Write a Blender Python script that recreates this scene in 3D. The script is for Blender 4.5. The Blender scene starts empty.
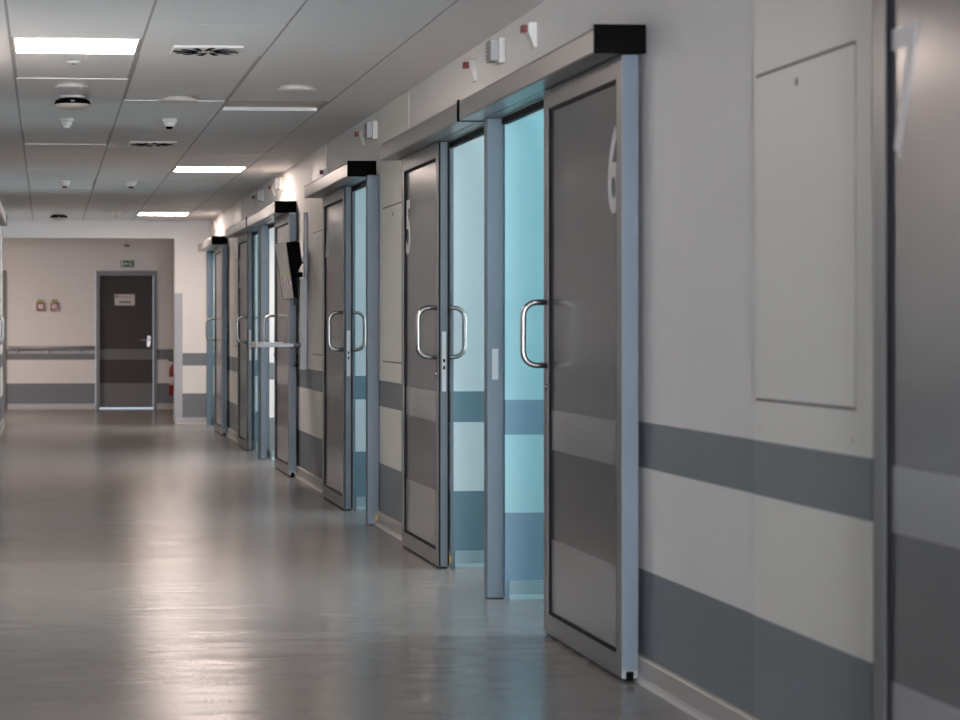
import bpy, bmesh, math, random
from mathutils import Vector, Matrix
random.seed(7)
sc = bpy.context.scene
COL = sc.collection
R = math.radians

# ------------------------------------------------------------------ measures
EYE = 1.183
CEIL = 2.486
WX = 1.985            # right wall plane
LX = -0.53            # left wall plane
LEAF = 1.911          # front of the sliding leaves
Y_FRONT = -6.0        # end wall behind the camera
Y_SOFFIT = 29.3       # end of the corridor, where the back lobby opens
Y_BACK = 34.7         # back wall of the lobby

# ------------------------------------------------------------------ materials
def new_mat(name):
    m = bpy.data.materials.new(name); m.use_nodes = True
    nt = m.node_tree; b = nt.nodes['Principled BSDF']
    return m, nt, b

def plain(name, col, rough=0.5, metal=0.0, spec=0.5, bump=0.0, bscale=60.0, var=0.0):
    m, nt, b = new_mat(name)
    b.inputs['Base Color'].default_value = (*col, 1)
    b.inputs['Roughness'].default_value = rough
    b.inputs['Metallic'].default_value = metal
    b.inputs['Specular IOR Level'].default_value = spec
    tc = nt.nodes.new('ShaderNodeTexCoord')
    n = nt.nodes.new('ShaderNodeTexNoise'); n.inputs['Scale'].default_value = bscale
    n.inputs['Detail'].default_value = 3
    nt.links.new(tc.outputs['Object'], n.inputs['Vector'])
    if bump:
        bp = nt.nodes.new('ShaderNodeBump'); bp.inputs['Strength'].default_value = bump
        bp.inputs['Distance'].default_value = 0.002
        nt.links.new(n.outputs['Fac'], bp.inputs['Height']); nt.links.new(bp.outputs['Normal'], b.inputs['Normal'])
    if var:
        mx = nt.nodes.new('ShaderNodeMix'); mx.data_type = 'RGBA'
        mx.inputs['A'].default_value = (*[c * (1 - var) for c in col], 1)
        mx.inputs['B'].default_value = (*[min(1, c * (1 + var)) for c in col], 1)
        nt.links.new(n.outputs['Fac'], mx.inputs['Factor']); nt.links.new(mx.outputs['Result'], b.inputs['Base Color'])
    return m

def banded(name, stops, rough, spec=0.5, bump=0.0, var=0.02):
    """stops: list of (z_from, colour), hard steps on the object's own height."""
    m, nt, b = new_mat(name)
    tc = nt.nodes.new('ShaderNodeTexCoord'); sp = nt.nodes.new('ShaderNodeSeparateXYZ')
    nt.links.new(tc.outputs['Object'], sp.inputs[0])
    mr = nt.nodes.new('ShaderNodeMath'); mr.operation = 'DIVIDE'; mr.inputs[1].default_value = 3.0
    nt.links.new(sp.outputs['Z'], mr.inputs[0])
    cr = nt.nodes.new('ShaderNodeValToRGB'); cr.color_ramp.interpolation = 'CONSTANT'
    el = cr.color_ramp.elements
    el[0].position = 0; el[0].color = (*stops[0][1], 1)
    el[1].position = stops[1][0] / 3.0; el[1].color = (*stops[1][1], 1)
    for z, c in stops[2:]:
        e = el.new(z / 3.0); e.color = (*c, 1)
    nt.links.new(mr.outputs[0], cr.inputs['Fac'])
    n = nt.nodes.new('ShaderNodeTexNoise'); n.inputs['Scale'].default_value = 3.0; n.inputs['Detail'].default_value = 4
    nt.links.new(tc.outputs['Object'], n.inputs['Vector'])
    mp = nt.nodes.new('ShaderNodeMapRange')
    mp.inputs['To Min'].default_value = 1 - var; mp.inputs['To Max'].default_value = 1 + var
    nt.links.new(n.outputs['Fac'], mp.inputs['Value'])
    mx = nt.nodes.new('ShaderNodeVectorMath'); mx.operation = 'SCALE'
    nt.links.new(cr.outputs['Color'], mx.inputs[0]); nt.links.new(mp.outputs['Result'], mx.inputs['Scale'])
    nt.links.new(mx.outputs['Vector'], b.inputs['Base Color'])
    b.inputs['Roughness'].default_value = rough
    b.inputs['Specular IOR Level'].default_value = spec
    if bump:
        n2 = nt.nodes.new('ShaderNodeTexNoise'); n2.inputs['Scale'].default_value = 220
        nt.links.new(tc.outputs['Object'], n2.inputs['Vector'])
        bp = nt.nodes.new('ShaderNodeBump'); bp.inputs['Strength'].default_value = bump; bp.inputs['Distance'].default_value = 0.001
        nt.links.new(n2.outputs['Fac'], bp.inputs['Height']); nt.links.new(bp.outputs['Normal'], b.inputs['Normal'])
    return m

def emit(name, col, strength):
    m = bpy.data.materials.new(name); m.use_nodes = True
    nt = m.node_tree; nt.nodes.clear()
    e = nt.nodes.new('ShaderNodeEmission'); o = nt.nodes.new('ShaderNodeOutputMaterial')
    e.inputs['Color'].default_value = (*col, 1); e.inputs['Strength'].default_value = strength
    nt.links.new(e.outputs[0], o.inputs[0])
    return m

WHITE = (0.74, 0.725, 0.71); GREY = (0.18, 0.20, 0.218); SHEET = (0.76, 0.75, 0.695)
BANDS = lambda w: [(0.0, GREY), (0.367, w), (0.711, GREY), (0.858, w)]
M = {}
M['wall'] = banded('wall_paint', BANDS(WHITE), 0.55, 0.3, bump=0.08)
M['lobby_daylit_teal'] = banded('lobby_wall_daylight_teal', [(0.0, (0.18, 0.265, 0.33)), (0.367, (0.36, 0.565, 0.59)), (0.711, (0.18, 0.265, 0.33)), (0.858, (0.36, 0.565, 0.59))], 0.5, 0.3)  # white walls with the cool room daylight put into their colour
M['lobby_daylit_pale'] = banded('lobby_wall_daylight_pale', [(0.0, (0.115, 0.19, 0.225)), (0.367, (0.52, 0.59, 0.595)), (0.711, (0.115, 0.19, 0.225)), (0.858, (0.52, 0.59, 0.595))], 0.5, 0.3)  # weaker daylight tint, likewise put into the white wall colour
M['far_leaf'] = banded('far_door_leaf', [(0.0, (0.16, 0.158, 0.16)), (0.367, (0.055, 0.047, 0.045)), (0.711, (0.16, 0.158, 0.16)), (0.858, (0.055, 0.047, 0.045))], 0.5, 0.2)
M['sheet'] = banded('wall_sheet', BANDS(SHEET), 0.45, 0.4)
DK = (0.078, 0.078, 0.083); LT = (0.225, 0.225, 0.23)
M['panel'] = banded('door_panel', [(0.0, LT), (0.367, DK), (0.711, LT), (0.858, DK)], 0.22, 0.7, var=0.01)
M['ceiling'] = plain('ceiling_tile', (0.74, 0.725, 0.715), 0.5, spec=0.35, bump=0.05, bscale=300)
M['plaster'] = plain('plaster', (0.74, 0.72, 0.705), 0.6, spec=0.3)
M['bar'] = plain('grid_bar', (0.34, 0.32, 0.31), 0.5)
M['white'] = plain('white_plastic', (0.68, 0.655, 0.62), 0.4)
M['cream'] = plain('cream_plastic', (0.56, 0.50, 0.43), 0.45)
M['beige'] = plain('beige_plastic', (0.36, 0.30, 0.245), 0.5)
M['edge'] = plain('leading_edge', (0.055, 0.072, 0.085), 0.4)
M['jamb'] = plain('jamb_grey', (0.09, 0.125, 0.145), 0.45)
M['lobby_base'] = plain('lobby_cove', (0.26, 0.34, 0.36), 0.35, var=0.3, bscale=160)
M['alu'] = plain('satin_aluminium', (0.165, 0.165, 0.168), 0.34, metal=0.4, bump=0.03, bscale=200)
M['post'] = plain('post_aluminium_daylit_blue', (0.082, 0.110, 0.134), 0.42, metal=0.1)  # blue cast of the end-window daylight is put into this colour
M['steel'] = plain('brushed_steel', (0.27, 0.262, 0.245), 0.30, metal=1.0)
M['housing'] = plain('operator_aluminium', (0.27, 0.268, 0.266), 0.33, metal=0.65)
M['black'] = plain('black_plastic', (0.002, 0.002, 0.002), 0.7, spec=0.04)
M['gasket'] = plain('black_rubber', (0.005, 0.005, 0.007), 0.6, spec=0.1)
M['digit'] = plain('digit_film', (0.55, 0.55, 0.55), 0.4)
M['red'] = plain('red_plastic', (0.15, 0.006, 0.008), 0.35)
M['redpaint'] = plain('red_paint', (0.22, 0.007, 0.008), 0.35)
M['green'] = plain('green_sign', (0.006, 0.12, 0.042), 0.45)
M['lime'] = plain('lime_sticker', (0.32, 0.38, 0.08), 0.5)
M['paper'] = plain('paper', (0.62, 0.59, 0.58), 0.7)
M['ink'] = plain('grey_ink', (0.16, 0.15, 0.16), 0.7)
M['pinkink'] = plain('pink_ink', (0.45, 0.22, 0.2), 0.7)
M['plate'] = plain('lock_plate_steel', (0.31, 0.315, 0.315), 0.4, metal=0.2)
M['seam'] = plain('seam_shadow_gap', (0.22, 0.195, 0.18), 0.7)
M['guard'] = plain('guard_grey', (0.31, 0.305, 0.305), 0.4, metal=0.2)
M['dframe'] = plain('far_door_frame', (0.15, 0.145, 0.14), 0.4)
M['base'] = plain('cove_vinyl', (0.40, 0.385, 0.37), 0.35, var=0.25, bscale=160)
M['basetop'] = plain('cove_edge', (0.52, 0.47, 0.40), 0.4)
M['rail'] = plain('handrail_grey', (0.36, 0.35, 0.35), 0.35)
M['navy'] = plain('dark_blue_plastic', (0.012, 0.014, 0.04), 0.4)
M['traygrey'] = plain('tray_grey', (0.60, 0.62, 0.64), 0.35)
M['amber'] = plain('amber_plastic', (0.6, 0.35, 0.03), 0.4)
M['lamp'] = emit('lamp_diffuser', (1.0, 0.81, 0.72), 37.0)
M['sky_cyan'] = emit('room_window_sky', (0.72, 0.91, 1.0), 10.5)
M['sky_blue'] = emit('end_window_sky', (0.86, 0.90, 1.0), 78.0)
M['gaplight'] = emit('lit_room_behind', (0.75, 0.87, 1.0), 0.6)

def floor_mat():
    m, nt, b = new_mat('vinyl_floor')
    tc = nt.nodes.new('ShaderNodeTexCoord')
    n = nt.nodes.new('ShaderNodeTexNoise'); n.inputs['Scale'].default_value = 140; n.inputs['Detail'].default_value = 4
    nt.links.new(tc.outputs['Object'], n.inputs['Vector'])
    n3 = nt.nodes.new('ShaderNodeTexNoise'); n3.inputs['Scale'].default_value = 1.3; n3.inputs['Detail'].default_value = 3
    nt.links.new(tc.outputs['Object'], n3.inputs['Vector'])
    ad = nt.nodes.new('ShaderNodeMath'); ad.operation = 'MULTIPLY_ADD'; ad.inputs[1].default_value = 0.6; 
    nt.links.new(n.outputs['Fac'], ad.inputs[0]); 
    m3 = nt.nodes.new('ShaderNodeMath'); m3.operation = 'MULTIPLY'; m3.inputs[1].default_value = 0.4
    nt.links.new(n3.outputs['Fac'], m3.inputs[0]); nt.links.new(m3.outputs[0], ad.inputs[2])
    cr = nt.nodes.new('ShaderNodeValToRGB')
    cr.color_ramp.elements[0].position = 0.35; cr.color_ramp.elements[0].color = (0.165, 0.16, 0.155, 1)
    cr.color_ramp.elements[1].position = 0.65; cr.color_ramp.elements[1].color = (0.235, 0.222, 0.213, 1)
    nt.links.new(ad.outputs[0], cr.inputs['Fac']); nt.links.new(cr.outputs['Color'], b.inputs['Base Color'])
    # slow waves across the corridor and small scuffs in the gloss
    mp = nt.nodes.new('ShaderNodeMapping'); mp.inputs['Scale'].default_value = (0.5, 1.7, 1)
    nt.links.new(tc.outputs['Object'], mp.inputs['Vector'])
    nb = nt.nodes.new('ShaderNodeTexNoise'); nb.inputs['Scale'].default_value = 1.5; nb.inputs['Detail'].default_value = 2.5
    nt.links.new(mp.outputs[0], nb.inputs['Vector'])
    bp = nt.nodes.new('ShaderNodeBump'); bp.inputs['Strength'].default_value = 1.0; bp.inputs['Distance'].default_value = 0.009
    nt.links.new(nb.outputs['Fac'], bp.inputs['Height']); nt.links.new(bp.outputs['Normal'], b.inputs['Normal'])
    rr = nt.nodes.new('ShaderNodeMapRange'); rr.inputs['To Min'].default_value = 0.19; rr.inputs['To Max'].default_value = 0.26
    nt.links.new(n3.outputs['Fac'], rr.inputs['Value']); nt.links.new(rr.outputs[0], b.inputs['Roughness'])
    b.inputs['Specular IOR Level'].default_value = 0.40
    return m
M['floor'] = floor_mat()

# ------------------------------------------------------------------ mesh helpers
def add_box(bm, lo, hi, bev=0.0, seg=2):
    t = bmesh.new()
    bmesh.ops.create_cube(t, size=1.0)
    lo, hi = Vector(lo), Vector(hi)
    for v in t.verts:
        v.co = Vector([lo[i] + (v.co[i] + 0.5) * (hi[i] - lo[i]) for i in range(3)])
    if bev:
        bmesh.ops.bevel(t, geom=t.edges[:], offset=bev, segments=seg, profile=0.5, affect='EDGES')
    me = bpy.data.meshes.new('tmp'); t.to_mesh(me); t.free()
    bm.from_mesh(me); bpy.data.meshes.remove(me)
    return bm

def bx(lo, hi, bev=0.0, seg=2):
    return add_box(bmesh.new(), lo, hi, bev, seg)

def add_ring(bm, y0, y1, z0, z1, sy0, sy1, sz0, sz1, x0, x1):
    """rectangular ring in the YZ plane: one connected frame between x0 and x1."""
    o = [(y0, z0), (y1, z0), (y1, z1), (y0, z1)]
    i = [(y0 + sy0, z0 + sz0), (y1 - sy1, z0 + sz0), (y1 - sy1, z1 - sz1), (y0 + sy0, z1 - sz1)]
    V = {}
    for k, x in enumerate((x0, x1)):
        V[k, 'o'] = [bm.verts.new((x, *p)) for p in o]
        V[k, 'i'] = [bm.verts.new((x, *p)) for p in i]
    for a in range(4):
        b = (a + 1) % 4
        bm.faces.new([V[0, 'o'][a], V[0, 'o'][b], V[0, 'i'][b], V[0, 'i'][a]])
        bm.faces.new([V[1, 'o'][b], V[1, 'o'][a], V[1, 'i'][a], V[1, 'i'][b]])
        bm.faces.new([V[0, 'o'][b], V[0, 'o'][a], V[1, 'o'][a], V[1, 'o'][b]])
        bm.faces.new([V[0, 'i'][a], V[0, 'i'][b], V[1, 'i'][b], V[1, 'i'][a]])
    bmesh.ops.recalc_face_normals(bm, faces=bm.faces[:])
    return bm

def ring(*a): return add_ring(bmesh.new(), *a)

def add_tube(bm, pts, r, n=12, cap=True):
    pts = [Vector(p) for p in pts]
    up = Vector((0, 0, 1)); prev = None; rings = []
    for k, p in enumerate(pts):
        d = (pts[min(k + 1, len(pts) - 1)] - pts[max(k - 1, 0)]).normalized()
        if prev is None:
            a = d.cross(up)
            if a.length < 1e-3: a = d.cross(Vector((0, 1, 0)))
            a.normalize()
        else:
            a = (prev - d * prev.dot(d)).normalized()
        prev = a; b = d.cross(a)
        rings.append([bm.verts.new(p + (a * math.cos(2 * math.pi * q / n) + b * math.sin(2 * math.pi * q / n)) * r) for q in range(n)])
    for k in range(len(rings) - 1):
        for q in range(n):
            f = bm.faces.new([rings[k][q], rings[k][(q + 1) % n], rings[k + 1][(q + 1) % n], rings[k + 1][q]]); f.smooth = True
    if cap:
        bm.faces.new(rings[0][::-1]); bm.faces.new(rings[-1])
    bmesh.ops.recalc_face_normals(bm, faces=bm.faces[:])
    return bm

def tube(pts, r, n=12): return add_tube(bmesh.new(), pts, r, n)

def lathe(profile, n=32, centre=(0, 0, 0), smooth=True):
    """profile: list of (radius, z); closed at both ends."""
    bm = bmesh.new(); rs = []
    c = Vector(centre)
    for r, z in profile:
        if r < 1e-6: rs.append([bm.verts.new(c + Vector((0, 0, z)))])
        else: rs.append([bm.verts.new(c + Vector((r * math.cos(2 * math.pi * q / n), r * math.sin(2 * math.pi * q / n), z))) for q in range(n)])
    for k in range(len(rs) - 1):
        A, B = rs[k], rs[k + 1]
        for q in range(n):
            p = (q + 1) % n
            if len(A) == 1 and len(B) == 1: continue
            if len(A) == 1: f = bm.faces.new([A[0], B[q], B[p]])
            elif len(B) == 1: f = bm.faces.new([A[q], A[p], B[0]])
            else: f = bm.faces.new([A[q], A[p], B[p], B[q]])
            f.smooth = smooth
    if len(rs[0]) > 1: bm.faces.new(rs[0][::-1])
    if len(rs[-1]) > 1: bm.faces.new(rs[-1])
    bmesh.ops.recalc_face_normals(bm, faces=bm.faces[:])
    return bm

def prism(poly, axis, a, b):
    """extrude a closed outline (list of 2D points on the other two axes) along axis from a to b."""
    bm = bmesh.new()
    def P(p, t):
        return {'x': (t, p[0], p[1]), 'y': (p[0], t, p[1]), 'z': (p[0], p[1], t)}[axis]
    A = [bm.verts.new(P(p, a)) for p in poly]; B = [bm.verts.new(P(p, b)) for p in poly]
    n = len(poly)
    bm.faces.new(A); bm.faces.new(B[::-1])
    for k in range(n): bm.faces.new([A[k], A[(k + 1) % n], B[(k + 1) % n], B[k]])
    bmesh.ops.recalc_face_normals(bm, faces=bm.faces[:])
    return bm

def obj(name, bm, mat, parent=None, loc=(0, 0, 0)):
    me = bpy.data.meshes.new(name); bm.to_mesh(me); bm.free()
    o = bpy.data.objects.new(name, me); COL.objects.link(o)
    o.location = loc
    if mat: me.materials.append(M[mat])
    if parent: o.parent = parent
    return o

def thing(name, label, cat, loc=(0, 0, 0), rotz=0.0, group=None):
    o = bpy.data.objects.new(name, None); COL.objects.link(o)
    o.empty_display_size = 0.1
    o.location = loc; o.rotation_euler = (0, 0, rotz)
    o['label'] = label; o['category'] = cat; o['kind'] = 'thing'
    if group: o['group'] = group
    return o

def struct(name, bm, mat, parent=None, loc=(0, 0, 0)):
    o = obj(name, bm, mat, parent, loc)
    if parent is None: o['kind'] = 'structure'
    return o

def text_mesh(name, body, size, mat, parent, mtx, extrude=0.0008, offset=0.0, sx=1.0):
    cu = bpy.data.curves.new(name + '_curve', 'FONT'); cu.body = body; cu.size = size
    cu.align_x = 'CENTER'; cu.align_y = 'BOTTOM_BASELINE'; cu.extrude = extrude; cu.offset = offset
    cu.resolution_u = 6
    t = bpy.data.objects.new(name + '_tmp', cu); COL.objects.link(t)
    bpy.context.view_layer.update()
    me = bpy.data.meshes.new_from_object(t.evaluated_get(bpy.context.evaluated_depsgraph_get()))
    bpy.data.objects.remove(t); bpy.data.curves.remove(cu)
    me.transform(mtx @ Matrix.Diagonal((sx, 1, 1, 1)))
    me.name = name; me.materials.clear(); me.materials.append(M[mat])
    o = bpy.data.objects.new(name, me); COL.objects.link(o); o.parent = parent
    return o

def ymat(loc, flip=False):
    """text plane facing -x: text right runs towards -y (seen from the corridor), up is z."""
    m = Matrix(((0, 0, -1, 0), (-1, 0, 0, 0), (0, 1, 0, 0), (0, 0, 0, 1)))
    return Matrix.Translation(loc) @ m

# ------------------------------------------------------------------ shell
struct('floor', bx((-4.2, Y_FRONT - 0.3, -0.1), (5.6, Y_BACK + 2.0, 0.0)), 'floor')

OV = 0.14                                    # how far an open leaf still overlaps its opening
OPEN = {1: (27.39 - OV, 28.63), 2: (21.71, 22.85 + OV), 3: (20.13 - OV, 21.38),
        4: (14.31, 15.36 + OV), 5: (10.40, 11.58 + OV), 6: (9.14 - OV, 10.33)}
WT = 0.11
HEAD = 2.10
def wall_piece(y0, y1, z0=0.0, z1=CEIL + 0.05, name='wall_right'):
    struct(name, bx((WX, y0, z0), (WX + WT, y1, z1)), 'wall')
edges = sorted(OPEN.values())
ys = Y_FRONT
for a, b in edges:
    wall_piece(ys, a)
    wall_piece(a, b, HEAD, CEIL + 0.05)
    ys = b
wall_piece(ys, Y_SOFFIT)

def cove(y0, y1, x=WX, sgn=1, name='baseboard_right'):
    d = 0.016
    prof = [(x - 0.016, 0.080), (x, 0.080), (x, 0.0), (x - 0.030, 0.0), (x - 0.030, 0.003), (x - 0.021, 0.010), (x - 0.016, 0.022)]
    if sgn < 0: prof = [(2 * x - p[0], p[1]) for p in prof]
    o = struct(name, prism(prof, 'y', y0, y1), 'base')
    tip = [(x - 0.018, 0.080), (x, 0.080), (x, 0.086), (x - 0.014, 0.086)]
    if sgn < 0: tip = [(2 * x - p[0], p[1]) for p in tip]
    struct('trim_edge', prism(tip, 'y', y0, y1), 'basetop', parent=o)
ys = Y_FRONT
for a, b in edges:
    if a - ys > 0.1: cove(ys, a)
    ys = b
cove(ys, Y_SOFFIT)

# left wall, solid as far as the photograph goes
struct('wall_left', bx((LX - WT, Y_FRONT, 0), (LX, Y_SOFFIT, CEIL + 0.05)), 'wall')
cove(Y_FRONT, 18.7, LX, -1, 'baseboard_left'); cove(23.8, Y_SOFFIT, LX, -1, 'baseboard_left')

# little lobbies behind the openings, each with its own window
def lobby(k, y0, y1, far_wall=True, near_wall=True, nt=0.07, ft=0.07, wall_mat='lobby_daylit_pale'):
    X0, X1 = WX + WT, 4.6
    if far_wall: struct('wall_partition', bx((X0, y1, 0), (X1, y1 + ft, CEIL + 0.05)), wall_mat)
    if near_wall: struct('wall_partition', bx((X0, y0 - nt, 0), (X1, y0, CEIL + 0.05)), wall_mat)
    o = bmesh.new()
    zs, zt = 0.45, 2.25
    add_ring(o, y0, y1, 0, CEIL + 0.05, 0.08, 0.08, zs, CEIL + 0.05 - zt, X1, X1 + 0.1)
    struct('wall_outer', o, wall_mat)
    w = struct('window_%d' % k, ring(y0 + 0.08, y1 - 0.08, zs, zt, 0.04, 0.04, 0.04, 0.04, X1 + 0.02, X1 + 0.07), 'post')
    struct('window_pane', bx((X1 + 0.04, y0 + 0.12, zs + 0.04), (X1 + 0.05, y1 - 0.12, zt - 0.04)), 'sky_cyan', parent=w)
    for yy, s in ((y0, 1), (y1, -1)):
        p = [(yy, 0), (yy, 0.08), (yy + s * 0.014, 0.08), (yy + s * 0.014, 0.02), (yy + s * 0.026, 0.0)]
        struct('baseboard_lobby', prism(p, 'x', WX + 0.022, X1), 'lobby_base')
lobby(6, *OPEN[6], ft=0.035, wall_mat='lobby_daylit_teal')
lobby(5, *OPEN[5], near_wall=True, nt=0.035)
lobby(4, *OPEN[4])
lobby(3, *OPEN[3], ft=0.16, wall_mat='wall')
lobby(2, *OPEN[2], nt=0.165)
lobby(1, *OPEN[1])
struct('ceiling_lobby', bx((WX + WT, 8.8, CEIL), (4.7, 28.8, CEIL + 0.05)), 'plaster')

for k, (a, b) in OPEN.items():
    for yy, n in ((b, -1), (a, 1)):
        lo, hi = sorted((yy, yy + n * 0.004))
        struct('wall_reveal', bx((WX + 0.004, lo, 0), (WX + WT, hi, HEAD)), {6: 'lobby_daylit_teal', 3: 'wall'}.get(k, 'lobby_daylit_pale'))

# ceiling: three columns of metal tiles between two plaster margins
GX = [-0.165, 0.435, 1.035, 1.635]
cx = bmesh.new()
add_box(cx, (LX - 0.1, Y_FRONT, CEIL), (GX[0] - 0.006, Y_SOFFIT, CEIL + 0.03))
add_box(cx, (GX[3] + 0.006, Y_FRONT, CEIL), (WX + 0.1, Y_SOFFIT, CEIL + 0.03))
struct('ceiling_margin', cx, 'plaster')
LIGHTS = {0: [10.83, -5.1], 1: [], 2: [19.43, 27.25]}
tiles = bmesh.new(); back = bmesh.new()
RECESS = (2, 13.78)
for c in range(3):
    x0, x1 = GX[c] + 0.006, GX[c + 1] - 0.006
    marks = sorted([Y_FRONT, Y_SOFFIT] + [v for y in LIGHTS[c] for v in (y, y + 0.6)] + ([13.78, 14.38] if c == 2 else [12.66, 13.82] if c == 1 else [12.63, 17.17, 22.5]))
    for a, b in zip(marks[:-1], marks[1:]):
        if any(abs(a - y) < 1e-6 for y in LIGHTS[c]): continue
        if c == 2 and abs(a - 13.78) < 1e-6:
            struct('ceiling_recess', bx((x0 - 0.004, a, CEIL + 0.022), (x1 + 0.004, b, CEIL + 0.03)), 'cream'); continue
        n = max(1, round((b - a) / 1.2)); st = (b - a) / n
        for q in range(n):
            dz = random.uniform(0, 0.002)
            if q == n - 1 and b in (12.66, 13.82, 12.63, 17.17, 22.5): dz = 0.006
            add_box(tiles, (x0, a + q * st + 0.0015, CEIL + dz), (x1, a + (q + 1) * st - 0.0015, CEIL + 0.03))
struct('ceiling', tiles, 'ceiling')
struct('ceiling_slab', bx((LX - 0.1, Y_FRONT, CEIL + 0.05), (WX + 0.1, Y_SOFFIT, CEIL + 0.15)), 'bar')
for k, x in enumerate(GX):
    struct('trim_%d' % (k + 1), bx((x - 0.012, Y_FRONT, CEIL + 0.003), (x + 0.012, Y_SOFFIT, CEIL + 0.04)), 'bar')

# end of the corridor: soffit, pier, and the lobby behind
SZ = 2.27
struct('wall_soffit', bx((LX - 1.2, Y_SOFFIT, SZ), (1.56, Y_SOFFIT + 0.2, 2.75)), 'plaster')
struct('wall_pier', bx((1.56, Y_SOFFIT, 0), (WX + WT, Y_SOFFIT + 0.2, 2.75)), 'wall')
pb = [(Y_SOFFIT - 0.016, 0.08), (Y_SOFFIT, 0.08), (Y_SOFFIT, 0), (Y_SOFFIT - 0.03, 0), (Y_SOFFIT - 0.016, 0.02)]
struct('baseboard_pier', prism(pb, 'x', 1.57, 1.95), 'base')
struct('wall_back', bx((-3.0, Y_BACK, 0), (0.70, Y_BACK + 0.15, 2.9)), 'wall')
struct('wall_back', bx((1.58, Y_BACK, 0), (4.0, Y_BACK + 0.15, 2.9)), 'wall')
struct('wall_back', bx((0.70, Y_BACK, 2.0), (1.58, Y_BACK + 0.15, 2.9)), 'wall')
struct('baseboard_back', prism([(Y_BACK - 0.016, 0.08), (Y_BACK, 0.08), (Y_BACK, 0), (Y_BACK - 0.03, 0), (Y_BACK - 0.016, 0.02)], 'x', -0.56, 0.70), 'base')
struct('baseboard_back', prism([(Y_BACK - 0.016, 0.08), (Y_BACK, 0.08), (Y_BACK, 0), (Y_BACK - 0.03, 0), (Y_BACK - 0.016, 0.02)], 'x', 1.58, 4.0), 'base')
struct('wall_lobby', bx((-3.1, Y_SOFFIT, 0), (-3.0, Y_BACK + 0.15, 2.9)), 'wall')
struct('wall_lobby', bx((4.0, Y_SOFFIT, 0), (4.1, Y_BACK + 0.15, 2.9)), 'wall')
struct('wall_lobby', bx((WX + WT, Y_SOFFIT, 0), (4.0, Y_SOFFIT + 0.2, 2.9)), 'wall')
struct('wall_lobby', bx((-3.0, Y_SOFFIT, 0), (LX - WT, Y_SOFFIT + 0.2, 2.9)), 'wall')
struct('ceiling_end_lobby', bx((-3.1, Y_SOFFIT + 0.2, 2.6), (4.1, Y_BACK + 0.15, 2.7)), 'plaster')
# end wall behind the photographer, mostly window
fr = bmesh.new(); 
y = Y_FRONT
struct('wall_front', bx((LX - WT, y - 0.15, 0), (WX + WT, y, 0.35)), 'wall')
struct('wall_front', bx((LX - WT, y - 0.15, 2.35), (WX + WT, y, CEIL + 0.05)), 'wall')
w = struct('window_7', bx((LX - WT, y - 0.12, 0.35), (WX + WT, y - 0.06, 0.41)), 'post')
for x in (LX - 0.05, 0.72, WX): struct('window_mullion', bx((x - 0.03, y - 0.12, 0.41), (x + 0.03, y - 0.06, 2.35)), 'post', parent=w)
struct('window_pane', bx((LX - WT, y - 0.14, 0.40), (WX + WT, y - 0.13, 2.35)), 'sky_blue', parent=w)

# ------------------------------------------------------------------ sliding doors
def d_handle(x_face, y, z, out, p=0.084):
    """stainless D handle standing off the leaf; out = -1 into the corridor, +1 into the room."""
    h, r = 0.121, 0.052
    pts = [(x_face, y, z - h)]
    for s, a0, a1 in ((-1, -90, 0), (1, 0, 90)):
        for q in range(7):
            a = R(a0 + (a1 - a0) * q / 6)
            cxx = p - r; cz = s * (h - r)
            pts.append((x_face + out * (cxx + r * math.cos(a)), y, z + cz + r * math.sin(a)))
    pts.append((x_face, y, z + h))
    return tube(pts, 0.0115, 14)

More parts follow.
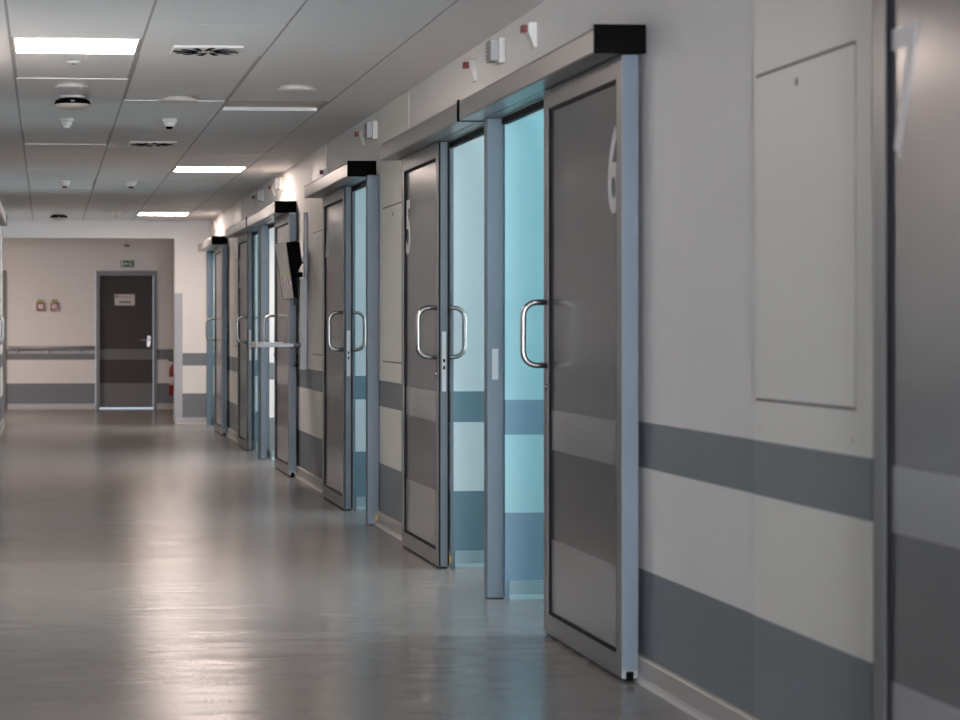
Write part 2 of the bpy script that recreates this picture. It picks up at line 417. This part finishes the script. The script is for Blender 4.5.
T = 0.055; ZB, ZT = 0.012, 2.09
def sliding_door(label, y_lead, y_trail, digit, side=1, group='numbered sliding doors along the corridor', lead_face=True, amber=False, inner=True):
    """y_lead: the edge with the handles; y_trail: the other edge. side 1 = right wall."""
    yc = (y_lead + y_trail) / 2; w = abs(y_lead - y_trail); h = w / 2
    xf = LEAF if side > 0 else LX + (WX - LEAF)
    t = thing('sliding_door', label, 'door', (xf, yc, 0), 0 if side > 0 else math.pi, group)
    sgn = 1 if y_lead > yc else -1
    if side < 0: sgn = -sgn
    st, rt, rb = 0.078, 0.070, 0.074
    fr = ring(-h, h, ZB, ZT, st, st, rb, rt, 0.0, T)
    obj('leaf_frame', fr, 'alu', t)
    g = ring(-h + st, h - st, ZB + rb, ZT - rt, 0.010, 0.010, 0.010, 0.010, 0.0015, T - 0.0015)
    obj('gasket', g, 'gasket', t)
    obj('glass_panel', bx((0.012, -h + st + 0.003, ZB + rb + 0.003), (T - 0.012, h - st - 0.002, ZT - rt - 0.002)), 'panel', t)
    # the number sits at the trailing end of the panel, its edge tucked under the stile
    if digit:
        dy = -sgn * (h - st - 0.088)
        text_mesh('number', digit, 0.405, 'digit', t, ymat((0.0112, dy, 1.580)), 0.0006, offset=0.006, sx=0.86)
    ly = sgn * (h - 0.052)
    obj('handle', d_handle(0.0, ly, 1.158, -1, 0.091), 'steel', t)
    if inner: obj('handle', d_handle(T, ly, 1.158, 1), 'steel', t)
    a, b = sorted((sgn * h, sgn * h + sgn * 0.0015))
    obj('edge_strip', bx((0.002, a, ZB + 0.002), (T - 0.002, b, ZT - 0.001)), 'edge', t)
    for x0 in (0.001, T - 0.010):
        obj('edge_seal', bx((x0, sgn * h - 0.002, ZB + 0.002), (x0 + 0.009, sgn * h + 0.004, ZT)) if sgn > 0 else bx((x0, -h - 0.004, ZB + 0.002), (x0 + 0.009, -h + 0.002, ZT)), 'gasket', t)
    a, b = sorted((sgn * h - sgn * 0.001, sgn * h + sgn * 0.003))
    lp = obj('lock_plate', bx((0.017, a, 0.868), (0.039, b, 1.162), 0.0012, 1), 'plate', t)
    for zz in (1.02, 0.985):
        a2, b2 = sorted((sgn * h + sgn * 0.0025, sgn * h + sgn * 0.0036))
        obj('bolt_hole', bx((0.023, a2, zz - 0.008), (0.033, b2, zz + 0.008), 0.0), 'black', lp)
    obj('lock_cylinder', tube([(0.0, ly, 0.955), (-0.010, ly, 0.955)], 0.013, 16), 'steel', t)
    a, b = sorted((-sgn * (h + 0.0012), -sgn * (h - 0.001)))
    obj('edge_strip', bx((0.0015, a, ZB + 0.028), (T - 0.0015, b, ZT - 0.001)), 'post', t)  # added skin: carries the blue daylight on the trailing end in its colour
    # black floor seal and the guide shoe at the trailing end
    obj('floor_seal', bx((0.006, -h + 0.004, 0.004), (T - 0.006, h - 0.004, ZB + 0.002)), 'gasket', t)
    ty = -sgn * h
    a, b = sorted((ty - sgn * -0.02, ty - sgn * 0.003))
    obj('guide_shoe', bx((0.014, a, 0.004), (0.040, b, 0.036), 0.002, 1), 'black', t)
    if amber:
        ya = sgn * (h - 0.03)
        obj('floor_guide_marker', bx((T, ya - 0.012, 0.03), (T + 0.012, ya + 0.012, 0.062), 0.003), 'amber', t)
    return t

sliding_door('half open grey sliding door with white number 1, last before the end wall', 27.39, 26.16, '1')
sliding_door('open sliding door with white number 2, just past door 3, handle at its near edge', 22.85, 24.03, '2')
sliding_door('open grey sliding door with number 3, behind the wall monitor arm', 20.13, 18.87, '3')
sliding_door('grey sliding door with white number 4, right of the monitor station', 15.36, 16.58, '4', amber=False)
sliding_door('open grey glass sliding door with white number 5 at its far top corner', 11.63, 12.85, '5', amber=True)
sliding_door('nearest open sliding door, dark grey panel with number 6 beside its blue lit edge', 9.13, 7.87, '6')
sliding_door('dark sliding door with white number 7, cut by the right border', 4.21, 5.43, '7', inner=False)
sliding_door('sliding door across the corridor, only its steel handle showing at the left border', 20.05, 21.25, '', side=-1, inner=False)

# ------------------------------------------------------------------ door operators
def door_operator(label, y0, y1, side=1, far_cap=False):
    w = WX - 1.815
    t = thing('door_operator', label, 'door operator', ((1.815 if side > 0 else LX + w), (y0 + y1) / 2, 2.095), 0 if side > 0 else math.pi, 'sliding door operator rails')
    h = (y1 - y0) / 2; z1 = 0.090
    prof = [(0.004, 0.0), (0.0, 0.006), (0.0, z1 - 0.012), (0.010, z1), (w - 0.002, z1), (w - 0.002, 0.03), (0.152, 0.03), (0.152, 0.002), (0.150, 0.0), (0.095, 0.0), (0.095, 0.006), (0.088, 0.006), (0.088, 0.0)]
    obj('housing', prism(prof, 'y', -h + 0.014, h - 0.010), 'housing', t)
    
    cp = obj('end_cap', bx((-0.007, -h, -0.003), (w - 0.002, -h + 0.014, z1 + 0.003), 0.002, 1), 'black', t)
    obj('end_cap', bx((0.0, h - 0.010, 0.0), (w - 0.002, h, z1), 0.001, 1), 'housing', t)
    return t
door_operator('metal operator box over sliding door 1, near the end wall', 26.31, 28.81)
door_operator('metal operator box over sliding door 2, far half of a joined pair', 21.77, 24.35)
door_operator('metal operator box with black end over door 3, behind the wall monitor', 19.0, 21.755)
door_operator('metal operator box with black end cap over sliding door 4', 14.37, 16.86)
door_operator('metal operator box over sliding door 5, joined to the one over door 6', 10.49, 13.01)
door_operator('large metal operator box with black square end over sliding door 6', 7.83, 10.475)
door_operator('operator box on the left wall, its end showing under the ceiling at the left border', 18.9, 21.6, side=-1)

for a, b in OPEN.values():
    yj = b if (a, b) in (OPEN[5], OPEN[4], OPEN[2]) else None
    if yj: struct('trim_jamb', bx((WX, yj - 0.010, 0.0), (WX + 0.015, yj - 0.004, 2.066)), 'jamb')
    struct('trim_head', bx((1.976, a, 2.066), (2.0, b, 2.094)), 'gasket')
# posts between the openings (part of the wall lining)
def post(n, y0, y1, x1=WX + 0.02, strike=None, amber=False, x0=LEAF):
    p = struct('trim_%d' % n, bx((x0, y0, 0.004), (x1, y1, 2.094), 0.004, 2), 'post')
    if strike:
        s = struct('strike_plate', bx((LEAF + 0.022, y0 - 0.002, 0.955), (LEAF + 0.050, y0 + 0.003, 1.09), 0.001, 1), 'plate', parent=p)
        struct('strike_slot', bx((LEAF + 0.030, y0 - 0.003, 0.985), (LEAF + 0.043, y0 - 0.001, 1.062)), 'guard', parent=s)
    if amber:
        struct('guide_marker', bx((LEAF + 0.047, y0 - 0.012, 0.030), (LEAF + 0.058, y0 + 0.002, 0.062), 0.002, 1), 'amber', parent=p)
    return p
post(5, 28.63, 28.72)
post(6, 21.38, 21.71, WX + 0.005)
post(7, 14.24, 14.31, WX - 0.001, amber=True)
post(8, 10.33, 10.40, WX + 0.008, strike=True)
post(9, 23.5, 23.72, x0=LX + 0.001, x1=LX + 0.075)

# ------------------------------------------------------------------ riser cover sheets with locked hatches
def riser_panel(label, y0, y1, hatch, keyx=0.5, screws=True):
    t = thing('riser_cover', label, 'wall panel', (WX, (y0 + y1) / 2, 0), 0, 'riser cover panels')
    h = (y1 - y0) / 2; yc = (y0 + y1) / 2
    obj('cover_sheet', bx((-0.0055, -h, 0.088), (-0.0005, h, CEIL - 0.002), 0.0012, 1), 'sheet', t)
    a, b = hatch[0] - yc, hatch[1] - yc
    d = obj('hatch_door', bx((-0.0085, a + 0.004, 0.986), (-0.0050, b - 0.004, 1.879), 0.0012, 1), 'sheet', t)
    g = bmesh.new()
    add_ring(g, a - 0.002, b + 0.002, 0.978, 1.888, 0.002, 0.002, 0.009, 0.010, -0.0062, -0.0053)
    obj('hatch_gap', g, 'seam', t)
    ky = a + (b - a) * keyx
    k = obj('key_lock', tube([(-0.0080, ky, 1.832), (-0.0105, ky, 1.832)], 0.012, 18), 'plate', d)
    obj('keyhole', bx((-0.0112, ky - 0.003, 1.824), (-0.0104, ky + 0.003, 1.840)), 'black', d)
    for yy in (a + 0.02, b - 0.03):
        obj('screw', tube([(-0.0052, yy, 0.905), (-0.0072, yy, 0.905)], 0.006, 12), 'cream', t)
    return t
riser_panel('tall cream riser cover panel with hatch, left of door 7', 5.64, 6.605, (5.75, 6.575), 0.55)
riser_panel('cream riser cover panel with keyhole hatch, between doors 4 and 5', 13.05, 14.14, (13.10, 14.06), 0.55)
riser_panel('cream riser cover panel with hatch, between the wall monitor and door 4', 16.95, 17.84, (17.0, 17.80), 0.5)
riser_panel('narrow riser cover panel between doors 1 and 2', 24.40, 25.25, (24.45, 25.2), 0.5)

# ------------------------------------------------------------------ call lights and sounders above the doors
def call_light(label, y, z=2.375, side=1):
    t = thing('call_light', label, 'call light', (WX, y, z), 0, 'nurse call lights above the doors')
    body = prism([(0.0, -0.05), (-0.012, -0.05), (-0.016, -0.035), (-0.034, 0.012), (-0.034, 0.045), (-0.030, 0.05), (0.0, 0.05)], 'y', -0.04, 0.04)
    obj('mount_plate', body, 'white', t)
    obj('red_lens', bx((-0.058, -0.020, 0.012), (-0.033, 0.020, 0.042), 0.003), 'red', t)
call_light('call light with red lens above door 1', 28.05, 2.372)
call_light('call light with red lens above door 2, beyond the sounder', 22.5, 2.38)
call_light('call light with red lens above door 3, before the sounder', 20.85, 2.375)
call_light('call light with red lens right above the near end of operator over door 4', 14.95, 2.368)
call_light('call light with red lens almost hidden behind the far end of operator 4', 16.9, 2.255)
call_light('red call light above door 5, the farther of two flanking the sounder', 11.02, 2.372)
call_light('red call light above door 6, the nearer of two flanking the sounder', 9.66, 2.372)

def sounder(label, y, z):
    t = thing('wall_sounder', label, 'sounder', (WX, y, z), 0, 'slotted sounder boxes above the doors')
    obj('mount_box', bx((-0.030, -0.055, -0.055), (0.0, 0.055, 0.055), 0.004), 'white', t)
    obj('cover', bx((-0.066, -0.050, -0.048), (-0.029, 0.050, 0.048), 0.004), 'guard', t)
    g = bmesh.new()
    for q in range(5): add_box(g, (-0.073, -0.042, -0.036 + q * 0.016), (-0.069, 0.042, -0.030 + q * 0.016))
    obj('grille', g, 'bar', t)
sounder('slotted sounder box between the call lights of doors 5 and 6', 10.34, 2.387)
sounder('slotted sounder box beside the riser panel, above door 4', 14.38, 2.372)
sounder('slotted sounder box above door 3', 20.15, 2.395)
sounder('slotted sounder box above door 2', 21.9, 2.385)

# ------------------------------------------------------------------ ceiling fittings
def ceiling_light(label, c, y):
    x0, x1 = GX[c] + 0.013, GX[c + 1] - 0.013
    xc = (x0 + x1) / 2; h = (x1 - x0) / 2
    t = thing('ceiling_light', label, 'ceiling light', (xc, y + 0.3, CEIL), 0, 'square ceiling light panels')
    bm = bmesh.new(); k = 0.292
    o = [(-h, -k), (h, -k), (h, k), (-h, k)]; e = 0.010
    i = [(-h + e, -k + e), (h - e, -k + e), (h - e, k - e), (-h + e, k - e)]
    V = [[bm.verts.new((*p, z)) for p in q] for q, z in ((o, -0.004), (i, -0.004), (i, 0.03), (o, 0.03))]
    for a in range(4):
        b = (a + 1) % 4
        for s in range(4):
            bm.faces.new([V[s][a], V[s][b], V[(s + 1) % 4][b], V[(s + 1) % 4][a]])
    bmesh.ops.recalc_face_normals(bm, faces=bm.faces[:])
    obj('light_frame', bm, 'white', t)
    obj('diffuser', bx((-h + e, -k + e, -0.002), (h - e, k - e, 0.012)), 'lamp', t)
ceiling_light('large bright square light panel at the top left of the ceiling', 0, 10.83)
ceiling_light('bright light panel in the ceiling, middle one of the three in view', 2, 19.43)
ceiling_light('smallest bright ceiling light panel, nearest the end of the corridor', 2, 27.25)
ceiling_light('extra light panel added near the end window behind the viewpoint, outside the view', 0, -5.1)  # unseen panel, added as an extra light source

def swirl_vent(label, x, y):
    t = thing('ceiling_vent', label, 'vent', (x, y, CEIL), 0, 'square swirl air vents')
    obj('vent_plate', bx((-0.160, -0.160, -0.010), (0.165, 0.165, 0.002), 0.003), 'white', t)
    g = bmesh.new()
    n = 12
    for q in range(n):
        a = 2 * math.pi * q / n
        ca, sa = math.cos(a), math.sin(a)
        def P(u, v): return (u * ca - v * sa, u * sa + v * ca)
        ln = 0.145 if q % 3 else 0.155
        pts = [P(0.045, -0.010), P(ln, 0.004), P(ln, 0.034), P(0.045, 0.006)]
        A = [g.verts.new((*p, -0.0125)) for p in pts]; B = [g.verts.new((*p, -0.009)) for p in pts]
        g.faces.new(A[::-1]); g.faces.new(B)
        for k in range(4): g.faces.new([A[k], A[(k + 1) % 4], B[(k + 1) % 4], B[k]])
    bmesh.ops.recalc_face_normals(g, faces=g.faces[:])
    obj('grille', g, 'black', t)
swirl_vent('square swirl air vent beside the big light panel', 0.745, 11.24)
swirl_vent('square swirl air vent further along, past the round discs', 0.745, 16.98)

def disc(label, x, y, r=0.105, cone=0.018):
    t = thing('ceiling_disc', label, 'ceiling disc', (x, y, CEIL), 0, 'round white ceiling discs')
    obj('disc_cover', lathe([(0, 0.002), (r * 0.8, 0.002), (r * 0.8, -cone * 0.5), (r, -cone * 0.6), (r, -cone * 0.9), (r * 0.7, -cone * 1.25), (0, -cone * 1.4)], 40), 'white', t)
    obj('disc_neck', lathe([(0, 0.002), (r * 0.85, 0.002), (r * 0.85, -0.004), (0, -0.004)], 32), 'cream', t)
disc('round white disc on the ceiling just in front of the dark dome camera', 0.135, 12.9, 0.092)
disc('round white disc on the ceiling, in line with the swirl vents', 0.745, 13.62, 0.11)
disc('round white disc on the ceiling nearest the right hand wall', 1.35, 12.95, 0.11)
t = thing('sprinkler_head', 'tiny sprinkler rosette right behind the big light panel', 'sprinkler', (0.13, 11.8, CEIL))
obj('mount_rosette', lathe([(0, 0.002), (0.045, 0.002), (0.042, -0.006), (0.018, -0.010), (0, -0.010)], 24), 'white', t)
obj('nozzle', lathe([(0, -0.008), (0.010, -0.008), (0.008, -0.012), (0.014, -0.014), (0.012, -0.016), (0, -0.016)], 16), 'plate', t)

def dome(label, x, y):
    t = thing('dome_camera', label, 'camera', (x, y, CEIL), 0, 'ceiling dome cameras')
    obj('mount_plate', lathe([(0, 0.003), (0.075, 0.003), (0.070, -0.014), (0.0, -0.014)], 32), 'white', t)
    obj('black_band', lathe([(0, -0.012), (0.066, -0.012), (0.095, -0.026), (0.104, -0.048), (0.0, -0.048)], 36), 'black', t)
    obj('lower_bowl', lathe([(0, -0.047), (0.100, -0.047), (0.092, -0.060), (0.065, -0.072), (0, -0.078)], 36), 'cream', t)
    obj('lens', lathe([(0, -0.006), (0.010, -0.005), (0.014, 0.0), (0.010, 0.005), (0, 0.006)], 16, (0.0, -0.094, -0.036)), 'plate', t)
dome('dark banded dome camera on the ceiling, the nearer one', 0.145, 13.55)
dome('dark banded dome camera on the ceiling, by the end soffit', 0.14, 27.6)

def detector(label, x, y, tip='white', plate=False, s=1.0):
    t = thing('smoke_detector', label, 'smoke detector', (x, y, CEIL), 0, 'smoke detectors on the ceiling')
    if plate: obj('mounting_plate', bx((-0.14 * s, -0.06 * s, -0.006), (0.14 * s, 0.06 * s, 0.003), 0.002, 1), 'cream', t)
    obj('detector_base', lathe([(0, 0.002), (0.055 * s, 0.002), (0.055 * s, -0.016), (0.050 * s, -0.022), (0, -0.022)], 28), 'white', t)
    obj('sensor_head', lathe([(0, -0.020), (0.046 * s, -0.020), (0.036 * s, -0.048), (0.0, -0.050)], 28), 'white', t)
    obj('sensor_tip', lathe([(0, -0.048), (0.026 * s, -0.048), (0.022 * s, -0.062), (0, -0.064)], 20), tip, t)
detector('white smoke detector on the ceiling just behind the nearer dome camera', 0.125, 15.0, s=0.8)
detector('smoke detector with dark tip, in front of the farther swirl vent', 0.765, 15.0, 'black', s=0.9)
detector('smoke detector with dark tip on a plate, past the farther swirl vent', 0.75, 21.4, 'black', True)
detector('smoke detector with red tip on the ceiling, far along', 0.16, 21.4, 'red')
detector('smoke detector on a plate by the soffit, right of the farther dome camera', 0.78, 27.0, 'cream', True)

# ------------------------------------------------------------------ wall computer station
WSY = 18.25
ws = thing('wall_computer_station', 'computer station on a wall rail with tilted monitor and keyboard tray, by door 3', 'computer station', (WX, WSY, 0))
obj('upper_rail', bx((-0.026, -0.03, 1.50), (-0.001, 0.03, 2.06), 0.003), 'guard', ws)
lr = obj('cable_channel', bx((-0.060, -0.04, 0.86), (-0.001, 0.04, 1.56), 0.004), 'guard', ws)
obj('cable_hook', bx((-0.105, -0.01, 0.885), (-0.070, 0.01, 0.897), 0.003), 'black', ws)
obj('hook_plate', bx((-0.080, -0.02, 0.88), (-0.071, 0.02, 0.98), 0.002), 'black', ws)
mon = bpy.data.objects.new('monitor', None); COL.objects.link(mon); mon.parent = ws; mon['label'] = 'tilted flat monitor seen edge on'
mon.location = (-0.172, 0.0, 1.60); mon.rotation_euler = (0, R(-8), R(-6))
obj('monitor_housing', bx((-0.043, -0.19, -0.205), (0.043, 0.19, 0.222), 0.006), 'beige', mon)
obj('screen', bx((-0.0445, -0.172, -0.195), (-0.0425, 0.172, 0.205)), 'black', mon)
obj('back_cover', prism([(0.043, -0.195), (0.068, -0.200), (0.088, -0.02), (0.140, 0.05), (0.145, 0.205), (0.120, 0.222), (0.043, 0.222)], 'y', -0.17, 0.17), 'black', mon)
for k, dx in enumerate((-0.026, 0.012)):
    st = bmesh.new()
    for lo, hi in (((dx, -0.192, -0.095), (dx + 0.009, -0.1898, -0.035)), ((dx, -0.192, -0.104), (dx + 0.030, -0.1898, -0.094)), ((dx + 0.021, -0.192, -0.095), (dx + 0.030, -0.1898, -0.058 + 0.012 * k))):
        add_box(st, lo, hi)
    obj('red_sticker', st, 'red', mon)
    obj('green_sticker', bx((dx, -0.192, -0.034), (dx + 0.024, -0.1898, -0.012)), 'lime', mon)
obj('swivel_arm', tube([(-0.055, 0, 1.675), (-0.015, 0, 1.70), (-0.002, 0, 1.70)], 0.016, 12), 'black', ws)
obj('swivel_joint', tube([(-0.04, -0.05, 1.70), (-0.04, 0.05, 1.70)], 0.020, 14), 'plate', ws)
obj('tilt_knob', lathe([(0, -0.02), (0.024, -0.02), (0.026, 0.0), (0.024, 0.02), (0, 0.02)], 18, (-0.062, -0.04, 1.585)), 'black', ws)
obj('height_lever', tube([(-0.072, -0.02, 1.42), (-0.095, -0.02, 1.42), (-0.098, -0.02, 1.35)], 0.006, 8), 'black', ws)
tr = obj('keyboard_tray', bx((-0.40, -0.22, 1.033), (-0.125, 0.22, 1.058), 0.006), 'traygrey', ws)
obj('tray_lip', bx((-0.412, -0.22, 1.030), (-0.395, 0.22, 1.072), 0.005), 'cream', ws)
obj('tray_hinge', bx((-0.128, -0.20, 1.032), (-0.068, 0.05, 1.066), 0.010), 'navy', ws)
kb = obj('keyboard', bx((-0.37, -0.20, 1.058), (-0.20, 0.20, 1.070), 0.003), 'traygrey', ws)

# ------------------------------------------------------------------ the end of the corridor
cg = bmesh.new()
t = thing('corner_guard', 'tall grey corner guard on the edge of the wall pier', 'corner guard', (1.56, Y_SOFFIT, 0))
obj('guard_strip', prism([(-0.004, 0.2), (-0.004, -0.006), (0.095, -0.006), (0.095, -0.001), (-0.0008, -0.001), (-0.0008, 0.2)], 'z', 0.03, 1.60), 'guard', t)

t = thing('hinged_door', 'dark grey hinged door with paper notice at the end of the corridor', 'door', (1.152, Y_BACK, 0))
bm = bmesh.new()
prof = [(-0.44, 0), (-0.44, 2.0), (0.44, 2.0), (0.44, 0), (0.392, 0), (0.392, 1.93), (-0.392, 1.93), (-0.392, 0)]
obj('door_frame', prism(prof, 'y', -0.02, 0.15), 'dframe', t)
lf = obj('door_leaf', bx((-0.392, 0.06, 0.022), (0.383, 0.105, 1.93), 0.002, 1), 'far_leaf', t)
obj('paper_notice', bx((-0.17, 0.056, 1.50), (0.12, 0.0605, 1.66)), 'paper', t)
nt = t.children[-1]
obj('pink_line', bx((-0.09, 0.0550, 1.615), (0.065, 0.0561, 1.628)), 'pinkink', nt)
obj('notice_mark', bx((-0.15, 0.0550, 1.610), (-0.115, 0.0561, 1.642)), 'ink', nt)
obj('grey_line', bx((-0.11, 0.0550, 1.535), (0.065, 0.0561, 1.560)), 'ink', nt)
hd = bmesh.new()
add_tube(hd, [(0.325, 0.062, 1.0), (0.325, 0.012, 1.0), (0.30, 0.008, 1.0), (0.20, 0.008, 1.0)], 0.010, 12)
obj('lever_handle', hd, 'steel', t)
obj('handle_plate', bx((0.300, 0.055, 0.90), (0.350, 0.061, 1.06), 0.003), 'steel', t)
obj('lit_gap', bx((-0.388, 0.118, 0.002), (0.388, 0.128, 1.93)), 'gaplight', t)

t = thing('door_frame_jamb', 'grey door lining at the left border on the end wall', 'door frame', (-1.05, Y_BACK, 0))
obj('lining', prism([(-0.47, 0), (-0.47, 2.0), (0.47, 2.0), (0.47, 0), (0.405, 0), (0.405, 1.93), (-0.405, 1.93), (-0.405, 0)], 'y', -0.03, -0.001), 'dframe', t)
obj('leaf', bx((-0.402, -0.022, 0.01), (0.402, -0.002, 1.927)), 'far_leaf', t)

hr = thing('handrail', 'long grey handrail along the end wall left of the dark door', 'handrail', (0.06, Y_BACK, 0))
obj('rail', tube([(-0.62, -0.075, 0.895), (0.64, -0.075, 0.895)], 0.020, 14), 'rail', hr)
obj('wall_strip', bx((-0.62, -0.016, 0.80), (0.64, -0.001, 0.85), 0.003), 'rail', hr)
for x in (-0.48, -0.02, 0.42):
    bm = bmesh.new(); add_tube(bm, [(x, -0.01, 0.83), (x, -0.065, 0.84), (x, -0.075, 0.885)], 0.014, 10)
    obj('bracket', bm, 'rail', hr)

def alarm(label, x, rnd):
    t = thing('alarm_button', label, 'alarm box', (x, Y_BACK, 1.48), 0, 'red alarm boxes on the end wall')
    obj('red_mount_box', bx((-0.062, -0.045, -0.062), (0.062, -0.001, 0.062), 0.005), 'redpaint', t)
    if rnd:
        b = lathe([(0, 0), (0.036, 0), (0.034, 0.003), (0, 0.003)], 24)
        bmesh.ops.rotate(b, verts=b.verts[:], cent=(0, 0, 0), matrix=Matrix.Rotation(R(90), 3, 'X')); bmesh.ops.translate(b, verts=b.verts[:], vec=(0, -0.0445, 0.002))
        obj('white_face', b, 'white', t)
        d = bmesh.new(); add_box(d, (-0.010, -0.0500, -0.008), (0.010, -0.0470, 0.008)); add_box(d, (0.008, -0.05, 0.006), (0.018, -0.047, 0.014))
        obj('button', d, 'ink', t)
    else:
        obj('white_face', bx((-0.032, -0.048, -0.028), (0.032, -0.0445, 0.032), 0.002, 1), 'white', t)
        obj('button', bx((-0.012, -0.0505, -0.006), (0.012, -0.0475, 0.014)), 'ink', t)
    obj('green_tag', bx((-0.048, -0.012, 0.066), (0.040, -0.001, 0.104), 0.002, 1), 'lime', t)
alarm('small red alarm box with square white face on the end wall', -0.085, False)
alarm('small red alarm box with round white face on the end wall', 0.115, True)

t = thing('exit_sign', 'green emergency exit sign with arrow and running figure above the dark door', 'sign', (1.16, Y_BACK, 2.10))
obj('sign_board', bx((-0.098, -0.030, -0.048), (0.098, -0.001, 0.048), 0.003), 'green', t)
obj('doorway_mark', bx((-0.086, -0.0320, -0.034), (-0.056, -0.0298, 0.034)), 'white', t)
ar = prism([(-0.045, 0), (-0.018, 0.022), (-0.018, 0.008), (0.020, 0.008), (0.020, -0.008), (-0.018, -0.008), (-0.018, -0.022)], 'y', -0.0320, -0.0298)
obj('arrow_mark', ar, 'white', t)
fg = bmesh.new()
add_tube(fg, [(0.048, -0.031, 0.018), (0.054, -0.031, -0.006)], 0.008, 8)
add_tube(fg, [(0.054, -0.031, -0.006), (0.040, -0.031, -0.018), (0.046, -0.031, -0.036)], 0.005, 8)
add_tube(fg, [(0.054, -0.031, -0.006), (0.066, -0.031, -0.020), (0.078, -0.031, -0.026)], 0.005, 8)
add_tube(fg, [(0.048, -0.031, 0.018), (0.034, -0.031, 0.006)], 0.004, 8)
add_tube(fg, [(0.050, -0.031, 0.018), (0.066, -0.031, 0.008)], 0.004, 8)
add_tube(fg, [(0.043, -0.031, 0.028), (0.043, -0.031, 0.038)], 0.008, 10)
obj('running_figure_mark', fg, 'white', t)

t = thing('wall_indicator', 'tiny dark red indicator lamp high above the exit sign', 'indicator', (1.155, Y_BACK, 2.365))
obj('mount_plate', bx((-0.045, -0.012, -0.022), (0.045, -0.001, 0.024), 0.003), 'cream', t)
obj('red_lens', bx((-0.036, -0.030, -0.016), (0.036, -0.011, 0.018), 0.004), 'red', t)

t = thing('fire_extinguisher', 'red fire extinguisher hung on the end wall beside the dark door', 'fire extinguisher', (1.84, Y_BACK - 0.10, 0.20))
obj('cylinder', lathe([(0, 0.0), (0.070, 0.0), (0.078, 0.012), (0.078, 0.36), (0.070, 0.40), (0.040, 0.435), (0.026, 0.445), (0.026, 0.46), (0, 0.46)], 32), 'redpaint', t)
obj('valve', lathe([(0, 0.455), (0.022, 0.455), (0.022, 0.50), (0, 0.50)], 16), 'black', t)
obj('squeeze_grip', bx((-0.085, -0.012, 0.495), (0.03, 0.012, 0.515), 0.004), 'black', t)
obj('hose', tube([(0.02, 0, 0.475), (0.07, -0.01, 0.47), (0.095, -0.01, 0.40), (0.098, -0.01, 0.25), (0.095, -0.01, 0.12)], 0.011, 10), 'black', t)
obj('paper_band', lathe([(0.0787, 0.15), (0.0792, 0.15), (0.0792, 0.27), (0.0787, 0.27)], 32), 'paper', t)
obj('wall_mount', bx((-0.03, 0.07, 0.26), (0.03, 0.099, 0.32), 0.003), 'black', t)

# ------------------------------------------------------------------ light
def area(name, loc, rot, sx, sy, power, col):
    l = bpy.data.lights.new(name, 'AREA'); l.shape = 'RECTANGLE'; l.size = sx; l.size_y = sy
    l.energy = power; l.color = col
    o = bpy.data.objects.new(name, l); COL.objects.link(o); o.location = loc; o.rotation_euler = rot
    return o
area('lobby_lamp', (-1.9, 31.8, 2.58), (0, 0, 0), 0.6, 0.6, 68, (1.0, 0.80, 0.71))

wd = bpy.data.worlds.new('World'); sc.world = wd; wd.use_nodes = True
wd.node_tree.nodes['Background'].inputs['Color'].default_value = (0.8, 0.88, 1.0, 1)
wd.node_tree.nodes['Background'].inputs['Strength'].default_value = 0.4

# ------------------------------------------------------------------ camera
cam = bpy.data.cameras.new('Camera'); co = bpy.data.objects.new('Camera', cam); COL.objects.link(co)
cam.sensor_fit = 'HORIZONTAL'; cam.sensor_width = 36.0; cam.lens = 90.0
cam.shift_x = 0.25; cam.shift_y = -32.7 / 960
co.location = (0, 0, EYE)
co.rotation_euler = (R(90), 0, -math.atan((240 - 46.6) / 2400.0))
cam.clip_start = 0.05; cam.clip_end = 200
cam.dof.use_dof = True; cam.dof.focus_distance = 13.5; cam.dof.aperture_fstop = 4.8
sc.camera = co
sc.view_settings.view_transform = 'Standard'; sc.view_settings.look = 'None'
sc.view_settings.gamma = 1.0; sc.view_settings.exposure = 0.50; sc.view_settings.use_curve_mapping = False
try:
    sc.cycles.use_denoising = True
    sc.cycles.max_bounces = 10; sc.cycles.diffuse_bounces = 6
    sc.cycles.sample_clamp_indirect = 8.0
except Exception:
    pass
